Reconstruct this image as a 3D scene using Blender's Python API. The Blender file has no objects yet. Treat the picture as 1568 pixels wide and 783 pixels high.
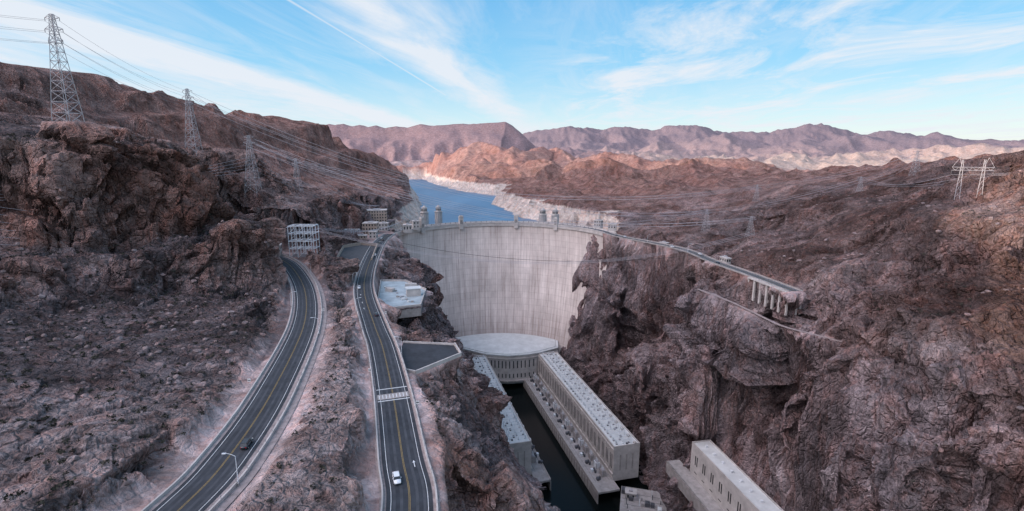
import bpy, math, random
import numpy as np
from mathutils import Vector, Matrix
random.seed(7); rng=np.random.RandomState(11)
scene=bpy.context.scene
scene.view_settings.view_transform='Standard'; scene.view_settings.look='None'; scene.view_settings.exposure=0
SUN_EL=math.radians(5.5); SUN_AZ=math.radians(250)

# ------------------------------------------------------------------ materials
class NT:
    def __init__(s,tree): s.t=tree; s.n=tree.nodes; s.l=tree.links
    def new(s,typ,**kw):
        n=s.n.new(typ)
        for k,v in kw.items(): setattr(n,k,v)
        return n
    def put(s,inp,v):
        if isinstance(v,bpy.types.NodeSocket): s.l.new(v,inp)
        else: inp.default_value=v
    def math(s,op,a,b=0.0,clamp=False):
        n=s.n.new('ShaderNodeMath'); n.operation=op; n.use_clamp=clamp
        s.put(n.inputs[0],a); s.put(n.inputs[1],b); return n.outputs[0]
    def mix(s,f,a,b,blend='MIX'):
        n=s.n.new('ShaderNodeMixRGB'); n.blend_type=blend
        s.put(n.inputs[0],f); s.put(n.inputs[1],a if isinstance(a,bpy.types.NodeSocket) else (*a,1)[:4]); s.put(n.inputs[2],b if isinstance(b,bpy.types.NodeSocket) else (*b,1)[:4]); return n.outputs[0]
    def noise(s,vec,scale,detail=5,rough=.6,dist=0.0):
        n=s.n.new('ShaderNodeTexNoise'); s.l.new(vec,n.inputs['Vector'])
        n.inputs['Scale'].default_value=scale; n.inputs['Detail'].default_value=detail; n.inputs['Roughness'].default_value=rough; n.inputs['Distortion'].default_value=dist
        return n.outputs['Fac']
    def ramp(s,f,stops):
        n=s.n.new('ShaderNodeValToRGB'); s.l.new(f,n.inputs[0])
        cr=n.color_ramp
        while len(cr.elements)<len(stops): cr.elements.new(0.5)
        for e,(p,c) in zip(cr.elements,stops):
            e.position=p; e.color=(*c,1) if isinstance(c,tuple) else (c,c,c,1)
        return n.outputs[0]
    def scale(s,vec,v):
        n=s.n.new('ShaderNodeMapping'); s.l.new(vec,n.inputs[0]); n.inputs['Scale'].default_value=v; return n.outputs[0]
def newmat(name):
    m=bpy.data.materials.new(name); m.use_nodes=True
    nt=NT(m.node_tree); b=m.node_tree.nodes['Principled BSDF']
    return m,nt,b
def simple(name,col,rough=.7,metal=0,nscale=.5,var=.25,bump=0,spec=.3):
    m,nt,b=newmat(name)
    tc=nt.new('ShaderNodeTexCoord').outputs['Object']
    f=nt.noise(tc,nscale,4,.65)
    lo=tuple(c*(1-var) for c in col); hi=tuple(min(1,c*(1+var)) for c in col)
    c=nt.ramp(f,[(.3,lo),(.7,hi)])
    nt.l.new(c,b.inputs['Base Color']); b.inputs['Roughness'].default_value=rough; b.inputs['Metallic'].default_value=metal
    b.inputs['Specular IOR Level'].default_value=spec
    if bump:
        bp=nt.new('ShaderNodeBump'); bp.inputs['Strength'].default_value=.6; bp.inputs['Distance'].default_value=bump
        nt.l.new(nt.noise(tc,nscale*4,4),bp.inputs['Height']); nt.l.new(bp.outputs[0],b.inputs['Normal'])
    return m
M={}
M['asphalt']=simple('asphalt',(.038,.041,.048),.85,0,.25,.3,.01)
M['asphalt_old']=simple('asphalt_old',(.085,.085,.09),.9,0,.3,.25)
M['track']=simple('asphalt_worn',(.060,.063,.071),.85,0,.2,.3)
M['concrete']=simple('concrete',(.32,.29,.275),.85,0,.25,.25)
M['concrete_w']=simple('concrete_pale',(.46,.42,.395),.8,0,.15,.22)
M['roof']=simple('roof_white',(.56,.57,.56),.7,0,.12,.14)
M['plaza']=simple('plaza_paving',(.34,.39,.41),.7,0,.2,.25)
M['gravel']=simple('gravel',(.30,.25,.24),1,0,.6,.3,.05)
M['dirt']=simple('dirt_path',(.29,.23,.215),1,0,.5,.25)
M['white']=simple('white_paint',(.66,.66,.65),.6,0,1.2,.15)
M['yellow']=simple('yellow_paint',(.34,.23,.08),.6,0,1.2,.25)
M['steel']=simple('galvanised_steel',(.40,.38,.39),.6,.2,.5,.15)
M['steel_w']=simple('white_steel',(.64,.66,.68),.5,0,.5,.1)
M['steel_d']=simple('dark_steel',(.10,.10,.11),.5,.3,.5,.2)
M['wire']=simple('wire',(.40,.37,.39),.6,0,.5,.1)
M['cable']=simple('dark_cable',(.04,.04,.04),.6,0,.5,.1)
M['glass']=simple('window_glass',(.025,.03,.035),.15,0,.2,.3,spec=.6)
M['dark']=simple('dark_opening',(.02,.02,.022),.9,0,.2,.3)
M['tan']=simple('tan_masonry',(.38,.30,.25),.9,0,.3,.15)
M['tyre']=simple('tyre',(.02,.02,.02),.8)
M['car_w']=simple('car_paint_white',(.75,.76,.78),.25,0,.1,.03,spec=.6)
M['car_d']=simple('car_paint_dark',(.03,.035,.045),.2,.2,.1,.1,spec=.6)
M['lampglass']=simple('light_lens',(.8,.8,.75),.2,0,.1,.05)
M['taillens']=simple('tail_lens',(.5,.02,.02),.2,0,.1,.05)
M['shrub']=simple('shrub_leaves',(.040,.038,.028),.9,0,.3,.5)
m,nt,b=newmat('river_water'); tc=nt.new('ShaderNodeTexCoord').outputs['Object']
b.inputs['Base Color'].default_value=(.004,.006,.006,1); b.inputs['Roughness'].default_value=.2; b.inputs['Specular IOR Level'].default_value=.1
bp=nt.new('ShaderNodeBump'); bp.inputs['Strength'].default_value=.3; bp.inputs['Distance'].default_value=.15
nt.l.new(nt.noise(tc,.25,4),bp.inputs['Height']); nt.l.new(bp.outputs[0],b.inputs['Normal']); M['river']=m
m,nt,b=newmat('lake_water'); tc=nt.new('ShaderNodeTexCoord').outputs['Object']
c=nt.ramp(nt.noise(nt.scale(tc,(.006,.0018,1)),1,5,.6),[(.35,(.045,.125,.22)),(.65,(.085,.20,.32))])
nt.l.new(c,b.inputs['Base Color']); b.inputs['Roughness'].default_value=.4; b.inputs['Specular IOR Level'].default_value=.2
bp=nt.new('ShaderNodeBump'); bp.inputs['Strength'].default_value=.6; bp.inputs['Distance'].default_value=.8
nt.l.new(nt.noise(tc,.05,5),bp.inputs['Height']); nt.l.new(bp.outputs[0],b.inputs['Normal']); M['lake']=m
# rock terrain
m,nt,b=newmat('desert_rock'); M['rock']=m
tc=nt.new('ShaderNodeTexCoord').outputs['Object']
at=nt.new('ShaderNodeAttribute',attribute_name='tint').outputs['Color']
dt=nt.new('ShaderNodeAttribute',attribute_name='fine').outputs['Fac']
n1=nt.noise(tc,.055,6,.72,.6); n2=nt.noise(tc,.7,4,.72); n3=nt.noise(nt.scale(tc,(1,1,.25)),.12,5,.72,1.2)
v=nt.ramp(n1,[(.34,.45),(.5,.96),(.66,1.55)])
v2=nt.ramp(n2,[(.34,.60),(.5,1.0),(.68,1.42)])
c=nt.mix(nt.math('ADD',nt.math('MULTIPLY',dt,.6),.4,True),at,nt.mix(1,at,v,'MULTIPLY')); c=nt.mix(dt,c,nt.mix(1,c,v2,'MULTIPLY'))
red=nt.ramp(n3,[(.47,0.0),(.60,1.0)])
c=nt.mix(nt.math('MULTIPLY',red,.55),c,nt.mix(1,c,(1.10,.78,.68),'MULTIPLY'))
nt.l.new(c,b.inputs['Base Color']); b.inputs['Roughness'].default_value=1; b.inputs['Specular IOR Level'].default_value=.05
vo=nt.new('ShaderNodeTexVoronoi'); vo.feature='DISTANCE_TO_EDGE'; vo.inputs['Scale'].default_value=.22
wv=nt.new('ShaderNodeMixRGB'); wv.blend_type='ADD'; wv.inputs[0].default_value=1
nz_=nt.new('ShaderNodeTexNoise'); nz_.inputs['Scale'].default_value=.15; nz_.inputs['Detail'].default_value=2; nt.l.new(tc,nz_.inputs['Vector'])
mm=nt.mix(1,nz_.outputs['Color'],(6,6,6),'MULTIPLY'); nt.l.new(tc,wv.inputs[1]); nt.l.new(mm,wv.inputs[2]); nt.l.new(wv.outputs[0],vo.inputs['Vector'])
crack=nt.math('MULTIPLY',nt.math('MINIMUM',vo.outputs['Distance'],.12),7.0)
h=nt.math('ADD',crack,nt.math('MULTIPLY',n2,1.4)); h=nt.math('ADD',h,nt.math('MULTIPLY',n3,4.2)); h=nt.math('ADD',h,nt.math('MULTIPLY',n1,2.6))
bp=nt.new('ShaderNodeBump'); bp.inputs['Distance'].default_value=2.2
nt.l.new(nt.math('MULTIPLY',dt,1.0),bp.inputs['Strength'])
nt.l.new(h,bp.inputs['Height']); nt.l.new(bp.outputs[0],b.inputs['Normal'])
# dam concrete
m,nt,b=newmat('dam_concrete'); M['dam']=m
uv=nt.new('ShaderNodeUVMap').outputs[0]
st=nt.noise(nt.scale(uv,(.38,.014,1)),1,7,.76); st2=nt.noise(nt.scale(uv,(.05,.025,1)),1,5,.65)
c=nt.ramp(st,[(.32,(.36,.29,.265)),(.47,(.58,.50,.46)),(.66,(.73,.655,.61))])
c=nt.mix(.8,c,nt.ramp(st2,[(.3,.72),(.65,1.1)]),'MULTIPLY')
br=nt.new('ShaderNodeTexBrick'); nt.l.new(uv,br.inputs['Vector']); br.offset=0
br.inputs['Scale'].default_value=1; br.inputs['Brick Width'].default_value=9; br.inputs['Row Height'].default_value=7.6; br.inputs['Mortar Size'].default_value=.24; br.inputs['Mortar Smooth'].default_value=.6
br.inputs['Color1'].default_value=(1,1,1,1); br.inputs['Color2'].default_value=(.88,.88,.88,1); br.inputs['Mortar'].default_value=(.66,.64,.63,1)
c=nt.mix(.75,c,br.outputs['Color'],'MULTIPLY')
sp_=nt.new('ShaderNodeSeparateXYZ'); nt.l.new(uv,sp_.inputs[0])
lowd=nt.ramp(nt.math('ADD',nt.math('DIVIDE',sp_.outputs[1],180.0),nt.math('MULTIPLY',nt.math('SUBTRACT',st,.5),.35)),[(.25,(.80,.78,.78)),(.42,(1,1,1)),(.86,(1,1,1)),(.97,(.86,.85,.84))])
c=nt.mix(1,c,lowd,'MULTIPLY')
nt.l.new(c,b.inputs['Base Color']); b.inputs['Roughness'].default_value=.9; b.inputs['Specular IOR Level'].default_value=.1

# ------------------------------------------------------------------ mesh builder
class MB:
    def __init__(s): s.v=[]; s.f=[]; s.m=[]; s.mats=[]
    def mi(s,k):
        if k not in s.mats: s.mats.append(k)
        return s.mats.index(k)
    def add(s,vs,fs,mat):
        o=len(s.v); s.v+= [tuple(p) for p in vs]; k=s.mi(mat)
        for f in fs: s.f.append(tuple(i+o for i in f)); s.m.append(k)
    def box(s,c,size,mat,rz=0,taper=1.0):
        hx,hy,hz=size[0]/2,size[1]/2,size[2]/2; ca,sa=math.cos(rz),math.sin(rz); vs=[]
        for dz,t in((-hz,1),(hz,taper)):
            for dx,dy in((-hx,-hy),(hx,-hy),(hx,hy),(-hx,hy)):
                dx*=t;dy*=t; vs.append((c[0]+dx*ca-dy*sa,c[1]+dx*sa+dy*ca,c[2]+dz))
        s.add(vs,[(0,3,2,1),(4,5,6,7),(0,1,5,4),(1,2,6,5),(2,3,7,6),(3,0,4,7)],mat)
    def beam(s,a,b,r,mat,n=4,r2=None):
        a=Vector(a);b=Vector(b);d=(b-a)
        if d.length<1e-6:return
        d.normalize(); u=d.orthogonal().normalized(); w=d.cross(u); r2=r if r2 is None else r2
        vs=[]
        for p,rr in((a,r),(b,r2)):
            for i in range(n):
                t=2*math.pi*(i+.5)/n; vs.append(p+u*math.cos(t)*rr+w*math.sin(t)*rr)
        fs=[(i,(i+1)%n,n+(i+1)%n,n+i) for i in range(n)]+[tuple(range(n-1,-1,-1)),tuple(range(n,2*n))]
        s.add(vs,fs,mat)
    def cyl(s,c,r,h,mat,n=16,r2=None): s.beam(c,(c[0],c[1],c[2]+h),r,mat,n,r2)
    def prism(s,poly,z0,z1,mat):
        n=len(poly); vs=[(p[0],p[1],z0) for p in poly]+[(p[0],p[1],z1) for p in poly]
        a=sum(poly[i][0]*poly[(i+1)%n][1]-poly[(i+1)%n][0]*poly[i][1] for i in range(n))
        fs=[(i,(i+1)%n,n+(i+1)%n,n+i) for i in range(n)]+[tuple(range(n-1,-1,-1)),tuple(range(n,2*n))]
        if a<0: fs=[tuple(reversed(f)) for f in fs]
        s.add(vs,fs,mat)
    def strip(s,A,B,mat):
        n=len(A); s.add(list(A)+list(B),[(i,i+1,n+i+1,n+i) for i in range(n-1)],mat)
    def obj(s,name,parent=None,smooth=False,loc=None,rz=0,uv=None):
        me=bpy.data.meshes.new(name); me.from_pydata(s.v,[],s.f)
        for k in s.mats: me.materials.append(M[k])
        me.polygons.foreach_set('material_index',s.m)
        if smooth: me.polygons.foreach_set('use_smooth',[True]*len(s.f))
        if uv is not None:
            l=me.uv_layers.new(name='UVMap')
            for lp in me.loops: l.data[lp.index].uv=uv[lp.vertex_index]
        me.update(); o=bpy.data.objects.new(name,me); scene.collection.objects.link(o)
        if parent: o.parent=parent
        return o
def empty(name,loc=(0,0,0),rot=(0,0,0)):
    o=bpy.data.objects.new(name,None); scene.collection.objects.link(o); o.location=loc; o.rotation_euler=rot; return o
def smooth_line(pts,step=3.0):
    P=[Vector(p) for p in pts]; P=[P[0]*2-P[1]]+P+[P[-1]*2-P[-2]]; out=[]
    for i in range(1,len(P)-2):
        p0,p1,p2,p3=P[i-1:i+3]; n=max(2,int((p2-p1).length/step))
        for k in range(n):
            t=k/n; out.append(.5*((2*p1)+(p2-p0)*t+(2*p0-5*p1+4*p2-p3)*t*t+(3*p1-p0-3*p2+p3)*t**3))
    out.append(P[-2]); return out
def offs(line,d,dz=0.0):
    out=[]
    for i,p in enumerate(line):
        t=line[min(i+1,len(line)-1)]-line[max(i-1,0)]; t.z=0; t.normalize()
        dd=d[i] if hasattr(d,'__len__') else d
        out.append(Vector((p.x+t.y*dd,p.y-t.x*dd,p.z+dz)))   # +d = right of travel
    return out

# ------------------------------------------------------------------ layout data (metres, river = z 0, y upstream)
RA=[(-88,10,196),(-76,60,195.5),(-72,97,195),(-72.5,118,194.5),(-78.9,156,194),(-96.9,226,192.5),(-119.5,285,192),(-145,335,192),(-171,376,192),(-196,400,192),(-235,408,192)]
RBd=[(-12,10,192),(-18,60,191),(-23.6,104,190),(-29.7,125,190),(-41.9,166,189),(-56.6,211,188),(-67.4,239,188),(-91,304,187),(-107,363,185.5),(-124.4,447,184),(-138,527,182.5),(-143,592,181)]
RC=[(112,600,181),(122,540,184.5),(140,498,186),(157,452,187),(163,400,187),(171,357,187),(180,314,186)]
PATH=[(140,372,172),(152,341,171),(160,318,169),(166,298,168),(175,280,169),(184,264,170),(196,256,172)]
RIV=[(-12,622),(0,572),(54,350),(80,240),(95,100),(100,0),(100,-60)]
LAKE=[(-128,640),(-150,760),(-172,998),(-279,1517),(-343,1731),(-560,2350),(-600,2720),(-480,2760),(-350,2300),(-197,1850),(-27,1540),(-55,1330),(-15,1150),(10,1020),(70,900),(130,790),(112,640)]
CP=[ # plateau / slope survey points, plus sun-blocking hills out of view
(-96,84,204),(-130,60,210),(-200,80,232),(-144,133,204),(-116,144,199),(-93,156,195),(-209,201,214),(-184,238,205),(-152,264,198),(-260,180,240),(-330,200,275),
(-249,248,246),(-242,297,244),(-187,330,247),(-165,300,228),(-168,350,222),(-215,345,252),(-158,272,202),(-253,262,283),(-238,282,287),(-232,312,277),(-236,345,264),(-232,385,252),(-225,425,243),(-320,300,296),(-400,300,306),
(-263,430,278),(-205,440,246),(-215,520,244),(-200,620,228),(-190,700,220),(-180,820,205),(-190,470,232),(-160,450,198),(-172,540,188),(-174,600,186),
(-440,485,300),(-444,563,290),(-400,640,268),(-436,715,262),(-384,793,252),(-327,908,236),(-265,1021,205),
(-627,657,380),(-615,698,389),(-602,775,376),(-554,811,361),(-499,889,353),(-461,966,345),(-447,1046,350),(-398,1121,334),(-358,1271,294),(-331,1422,256),(-343,1700,200),
(-560,640,320),(-520,750,305),(-470,820,295),(-430,900,285),(-385,1000,275),(-340,1110,260),(-300,1240,230),(-750,800,370),(-700,950,330),(-600,1150,310),(-520,1400,280),(-480,1700,240),(-700,400,390),(-800,200,410),(-600,200,370),(-900,1000,400),(-600,-50,350),(-300,-50,260),(-900,600,430),(-1000,-200,420),  # includes unseen left hills, raised to keep the low sun off the canyon
(-79,219,197),(-56,154,196),(-47,112,197),(-46,88,198),(-50,60,197),(-68,190,195),(-90,250,194),(-42,128,196),
(-13,106,187),(-12,133,188),(-1,136,172),(6,168,141),(5,196,136),(-10,232,130),(-22,189,178),(-33,177,184),(-30,221,175),(-7,80,180),(8,90,152),(18,60,140),(-20,160,187),(-10,165,170),(-2,110,168),
(-60,340,174),(-88,450,166),(-106,530,166),(-108,560,162),(-128,590,180),(-52,270,164),(-74,380,168),(-42,235,174),
(88,580,162),(108,600,181),(112,640,186),(110,385,164),(120,450,166),(105,500,168),(141,333,166),(184,264,171),(166,298,168),(140,300,150),
(196,238,192),(209,254,192),(222,273,203),(246,309,224),(259,329,236),(310,470,232),(237,352,205),(206,302,190),(286,313,240),(243,260,214),(208,216,195),(186,189,179),(168,166,163),(165,145,158),(196,181,184),(251,245,216),(268,262,248),(290,303,257),(318,285,262),
(250,464,206),(374,705,218),(499,948,246),(221,541,195),(348,861,206),(184,659,188),(281,1018,194),(158,739,187),(266,1256,192),(632,1567,238),(516,790,243),(370,474,250),(295,355,254),(330,400,246),(200,420,192),(215,385,196),
(110,900,192),(60,1100,196),(40,1250,194),(20,1400,196),(500,600,260),(450,350,268),(600,300,280),(400,150,265),(300,50,250),(250,100,220),(800,800,264),(900,400,290),(800,1200,252),(170,100,160),(180,30,170),(300,-50,240),(-50,0,196)]
RIDGES=[ # (polyline, s1, d1, s2)
([(-662,2853,234),(-422,2709,306),(-250,2620,334),(-157,2560,350),(-60,2470,334),(48,2392,308),(218,2633,326),(288,2383,268),(423,2230,296),(562,2067,272),(686,1907,268),(900,1900,262)],.52,150,.42),
([(75,1590,225),(139,1664,252),(300,1600,266),(450,1560,257),(600,1500,260),(760,1500,255)],.7,60,.4),
([(-150,2150,270),(-60,2050,262),(60,1950,255),(150,1900,262)],.5,60,.4),
([(-3000,5100,560),(-1823,4985,578),(-1141,4985,578),(-700,4990,596),(-304,4991,622),(-56,4990,604),(68,4970,513),(223,4950,379),(420,4800,300)],.75,170,.34),
([(-500,9300,560),(176,8812,650),(946,8812,812),(1450,8850,770),(1936,8812,790),(2486,8812,755),(3036,8812,845),(3806,8812,723),(4300,8700,700),(4686,8812,757),(5346,8812,870),(5850,8700,720),(6200,8812,745),(6776,8812,657),(7546,8700,571),(8624,8700,463),(11000,8200,400)],.32,900,.2),
([(1300,4300,290),(2000,4500,340),(2700,4300,325),(3400,4500,360),(4300,4300,340),(5200,4300,315),(6500,4300,310)],.25,300,.17),
([(1800,6500,480),(2800,6700,560),(3900,6500,520),(5200,6600,560),(6400,6300,480)],.28,400,.2),
([(2200,3300,268),(2900,3200,280),(3800,3300,278),(4800,3100,270)],.22,160,.15),
]
PADS=[ # polygons levelled (poly, z)
([(-98,370),(-80,370),(-60,344),(-57,306),(-77,298),(-86,315)],178.6),
([(-50,222),(-26,219),(-22,207),(-38,188),(-47,192)],186),
([(-162,482),(-150,500),(-132,492),(-118,420),(-104,362),(-122,352),(-146,412)],183.6),
([(126,335),(146,337),(164,238),(143,236)],46),
([(-200,420),(-170,425),(-150,395),(-165,378),(-190,398)],191.5),
([(-190,630),(-150,635),(-146,520),(-184,520)],181.5),
([(-246,276),(-230,276),(-230,290),(-246,290)],288.5),
([(-195,680),(-158,684),(-158,640),(-190,637)],187),
]

# ------------------------------------------------------------------ numpy noise
perm=rng.permutation(256); perm=np.concatenate([perm,perm]).astype(np.int32)
G=rng.normal(size=(256,3)); G/=np.linalg.norm(G,axis=1)[:,None]; G=G.astype(np.float32)
RN=rng.rand(256,7).astype(np.float32)
def perlin(x,y,z,lam,seed=0.0):
    x=(x/lam+seed*17.3+100).astype(np.float32); y=(y/lam+seed*7.9+100).astype(np.float32); z=(z/lam+seed*3.1+100).astype(np.float32)
    xi=np.floor(x).astype(np.int32); yi=np.floor(y).astype(np.int32); zi=np.floor(z).astype(np.int32)
    xf=x-xi; yf=y-yi; zf=z-zi
    u=xf*xf*xf*(xf*(xf*6-15)+10); v=yf*yf*yf*(yf*(yf*6-15)+10); w=zf*zf*zf*(zf*(zf*6-15)+10)
    res=0
    for dx in(0,1):
        px=perm[(xi+dx)&255]; wx=u if dx else 1-u
        for dy in(0,1):
            py=perm[(px+yi+dy)&255]; wy=wx*(v if dy else 1-v)
            for dz in(0,1):
                g=G[perm[(py+zi+dz)&255]]
                res=res+wy*(w if dz else 1-w)*(g[...,0]*(xf-dx)+g[...,1]*(yf-dy)+g[...,2]*(zf-dz))
    return res*1.6
def cells(x,y,z,lam,seed=0.0):
    # jointed blocks: nearest feature point with a random level and a random tilt per block
    x=(x/lam+seed*11.7+200).astype(np.float32); y=(y/lam+seed*5.3+200).astype(np.float32); z=(z/lam+seed*9.1+200).astype(np.float32)
    xi=np.floor(x-.5).astype(np.int32); yi=np.floor(y-.5).astype(np.int32); zi=np.floor(z-.5).astype(np.int32)
    f1=np.full(x.shape,9.,np.float32); f2=f1.copy(); idv=np.zeros(x.shape,np.float32); tl=idv.copy()
    for dx in(0,1):
        for dy in(0,1):
            for dz in(0,1):
                a,b_,c_=xi+dx,yi+dy,zi+dz; r=RN[perm[(perm[(perm[a&255]+b_)&255]+c_)&255]]
                ex=a+.15+.7*r[...,0]-x; ey=b_+.15+.7*r[...,1]-y; ez=c_+.15+.7*r[...,2]-z
                d=ex*ex+ey*ey+ez*ez
                k=d<f1; f2=np.where(k,f1,np.minimum(f2,d)); idv=np.where(k,r[...,3],idv)
                tl=np.where(k,(r[...,4]-.5)*ex+(r[...,5]-.5)*ey+(r[...,6]-.5)*ez,tl); f1=np.where(k,d,f1)
    return np.sqrt(f1),np.sqrt(f2),idv,tl*2
def sst(a,b,x): t=np.clip((x-a)/(b-a),0,1); return t*t*(3-2*t)
def polydist(X,Y,pts,closed=False):
    best=np.full(X.shape,1e9,np.float32); zz=np.zeros(X.shape,np.float32); n=len(pts)
    for i in range(n if closed else n-1):
        a=pts[i]; b=pts[(i+1)%n]; dx=b[0]-a[0]; dy=b[1]-a[1]; L=dx*dx+dy*dy
        t=np.clip(((X-a[0])*dx+(Y-a[1])*dy)/L,0,1)
        d=np.hypot(X-a[0]-t*dx,Y-a[1]-t*dy); k=d<best
        best=np.where(k,d,best)
        if len(a)>2: zz=np.where(k,a[2]+t*(b[2]-a[2]),zz)
    return best,zz
def inside(X,Y,poly):
    r=np.zeros(X.shape,bool); n=len(poly)
    for i in range(n):
        x1,y1=poly[i][:2]; x2,y2=poly[(i+1)%n][:2]
        if y1==y2: continue
        r^=((y1>Y)!=(y2>Y))&(X<(x2-x1)*(Y-y1)/(y2-y1)+x1)
    return r
# ------------------------------------------------------------------ terrain grid
th=np.radians(np.concatenate([np.linspace(-84,-47,80,endpoint=False),np.linspace(-47,47,1060,endpoint=False),np.linspace(47,72,50)]))
rr=np.concatenate([np.arange(42,150,.8),np.arange(150,680,.72),np.geomspace(680,2000,230,endpoint=False),np.geomspace(2000,12500,220)])
NA,NR=len(th),len(rr)
def field(TH,R):
    return (np.sin(TH)*R).astype(np.float32),(np.cos(TH)*R).astype(np.float32)
C=np.array(CP,float)
D=np.hypot(C[:,None,0]-C[None,:,0],C[:,None,1]-C[None,:,1])
n=len(C); A=np.zeros((n+1,n+1)); A[:n,:n]=-D; A[n,:n]=1; A[:n,n]=1
w=np.linalg.lstsq(A,np.append(C[:,2],0),rcond=None)[0]
ia=np.unique(np.append(np.arange(0,NA,5),NA-1)); ir=np.unique(np.append(np.arange(0,NR,5),NR-1))
TH,R=np.meshgrid(th[ia],rr[ir]); cx,cy=field(TH,R); zc=np.zeros(cx.shape,np.float32)+w[n]
for i in range(n): zc-=w[i]*np.hypot(cx-C[i,0],cy-C[i,1])
tmp=np.empty((len(ir),NA),np.float32); ar=np.arange(NA)
for k in range(len(ir)): tmp[k]=np.interp(ar,ia,zc[k])
arr=np.arange(NR)
fi=np.searchsorted(ir,arr,side='right')-1; fi=np.clip(fi,0,len(ir)-2); tt=((arr-ir[fi])/(ir[fi+1]-ir[fi]))[:,None]
Z=tmp[fi]*(1-tt)+tmp[fi+1]*tt
TH,R=np.meshgrid(th,rr); X,Y=field(TH,R); R=R.astype(np.float32); Z=Z.astype(np.float32)
zero=np.zeros_like(X)
nA=perlin(X,Y,zero,420,1); nB=perlin(X,Y,zero,150,2); nC=perlin(X,Y,zero,55,3); nD=perlin(X,Y,zero,26,33)
Z+=(6*(1-np.abs(nC)*2.6)+9*(1-np.abs(nB)*2.4)-8)*sst(170,420,R)
amp=sst(200,235,Z)*(1-sst(1300,1800,R))*np.where(X<0,1.0,.5)
Z+=amp*9*np.sin(2*np.pi*(Z+25*nB)/52)
plain=200+np.clip(R-3000,0,None)*.035+ (1-np.abs(perlin(X,Y,zero,900,4))*2.2)*60*sst(2500,4500,R)
wf=sst(1350,2100,R); Z=Z*(1-wf)+plain*wf
rows=np.where(rr>1000)[0]; sl=slice(rows[0],None); mesaM=np.zeros_like(Z)
for q_,(poly,s1,d1,s2) in enumerate(RIDGES):
    d,zr=polydist(X[sl],Y[sl],poly); d=d*(1+.35*nA[sl]+.25*nB[sl]*(1-sst(5500,7000,R[sl])))
    h=zr-s1*np.minimum(d,d1)-s2*np.maximum(d-d1,0)
    if q_==3: mesaM[sl]=1-sst(150,600,d)
    Z[sl]=np.maximum(Z[sl],h)
def ridged(l,seed): return 1-np.abs(perlin(X,Y,zero,l,seed))*2.4
e=zero.copy(); farm=1-.5*sst(5800,7500,R)
for l,a,s in((1300,50,5),(600,50,6),(280,42,7),(130,28,8)): e+=a*(ridged(l,s)-.72)*(farm if l<500 else 1)
e*=1-.8*mesaM
Z+=e*sst(2900,4600,R)*.85
Z+=(15*(ridged(280,9)-.75)+13*(ridged(120,10)-.7)+7*(ridged(60,17)-.7))*sst(900,1500,R)*(1-sst(3000,4600,R))
# lake basin
dl,_=polydist(X,Y,LAKE,True); inl=inside(X,Y,LAKE); dl=np.where(inl,-dl,dl)*(1+.3*nC)+10*nB*(Y>720)+5*nC*(Y>720)
rd=np.hypot(X+14,Y-570)
down=((rd<134)&(Y>565))|(Y<=600)
shore=148+np.where(dl<0,np.maximum(dl*.8,-25),dl*1.3+np.maximum(dl-34,0)*.9)
Z=np.where(~down&(Y>600),np.minimum(Z,shore),Z)
ring=((dl<75)&~down&(rd>146)&(Y>640)&(Y<2850))
# gorge
dg,_=polydist(X,Y,RIV); hw=np.interp(Y,[0,200,250,370,700],[34,36,42,61,61]).astype(np.float32)
d=dg-hw+5*sst(52,78,X)*sst(575,620,Y)-8*sst(40,80,-X)*sst(570,610,Y)-11*sst(195,235,Y)*(1-sst(320,370,Y))*(X<60)
dn=np.where(d>0,d*(1+.45*nC+.35*nB)+np.clip(d,0,30)/30*(-8*(1-np.abs(nC)*2.6)-6*(1-np.abs(nD)*2.6)+5),d)
nearDam=sst(545,585,Y)
dn=np.where(d>0,dn*(1-nearDam)+d*nearDam,dn)
g=np.where(d<0,-5,-5+dn*3.0+11*np.sin(dn*.15+3*nB+1.5*nC)*sst(0,12,dn)*(1-.9*nearDam))
Z=np.where(down,np.minimum(Z,g),Z)
Z=np.where((rd>=134)&(rd<150)&(Y>600)&(np.abs(X+12)<112),np.minimum(Z,140),Z)
def normals(PX,PY,PZ):
    ax,ay,az=np.gradient(PX,axis=1),np.gradient(PY,axis=1),np.gradient(PZ,axis=1)
    bx,by,bz=np.gradient(PX,axis=0),np.gradient(PY,axis=0),np.gradient(PZ,axis=0)
    nx=ay*bz-az*by; ny=az*bx-ax*bz; nz=ax*by-ay*bx; L=np.sqrt(nx*nx+ny*ny+nz*nz)+1e-9
    s=np.where(nz<0,-1,1); return nx/L*s,ny/L*s,nz/L*s
flat=np.ones_like(X)
sub=slice(0,int(np.searchsorted(rr,760)))
def level(pts,hwid,mar,dz,soft=3.5):
    d,zr=polydist(X[sub],Y[sub],[tuple(p) for p in pts]); mar=mar*(1+.5*nD[sub])
    t=1-sst(hwid,hwid+mar,d); Z[sub]=Z[sub]*(1-t)+(zr+dz)*t
    flat[sub]*=sst(hwid-.5,hwid+soft,d)
    return d
dA=level(smooth_line(RA,14),9.5,9,-.25,8); dB=level(smooth_line(RBd,16),8.0,6,-.25,6); dC=level(smooth_line(RC,16),4.4,3.5,-.25,2.5); dP=level(PATH,1.5,2.5,-.1,1.5)
for poly,z in PADS:
    d,_=polydist(X[sub],Y[sub],poly,True); d=np.where(inside(X[sub],Y[sub],poly),-d,d)
    t=1-sst(.5,5,d); Z[sub]=Z[sub]*(1-t)+(z-.3)*t; flat[sub]*=sst(.3,4,d)
flat*=np.where(down,sst(-4,10,dg-hw),1)
nx,ny,nz=normals(X,Y,Z)
cl=np.clip(1.3*(1-nz),0,1)
reg=sst(-.25,.30,perlin(X,Y,zero,110,51)+.5*nD)          # where bedrock crops out, elsewhere talus
rock=np.clip(.28+.80*reg+.6*cl,0,1.3)
disp=zero.copy()
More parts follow.
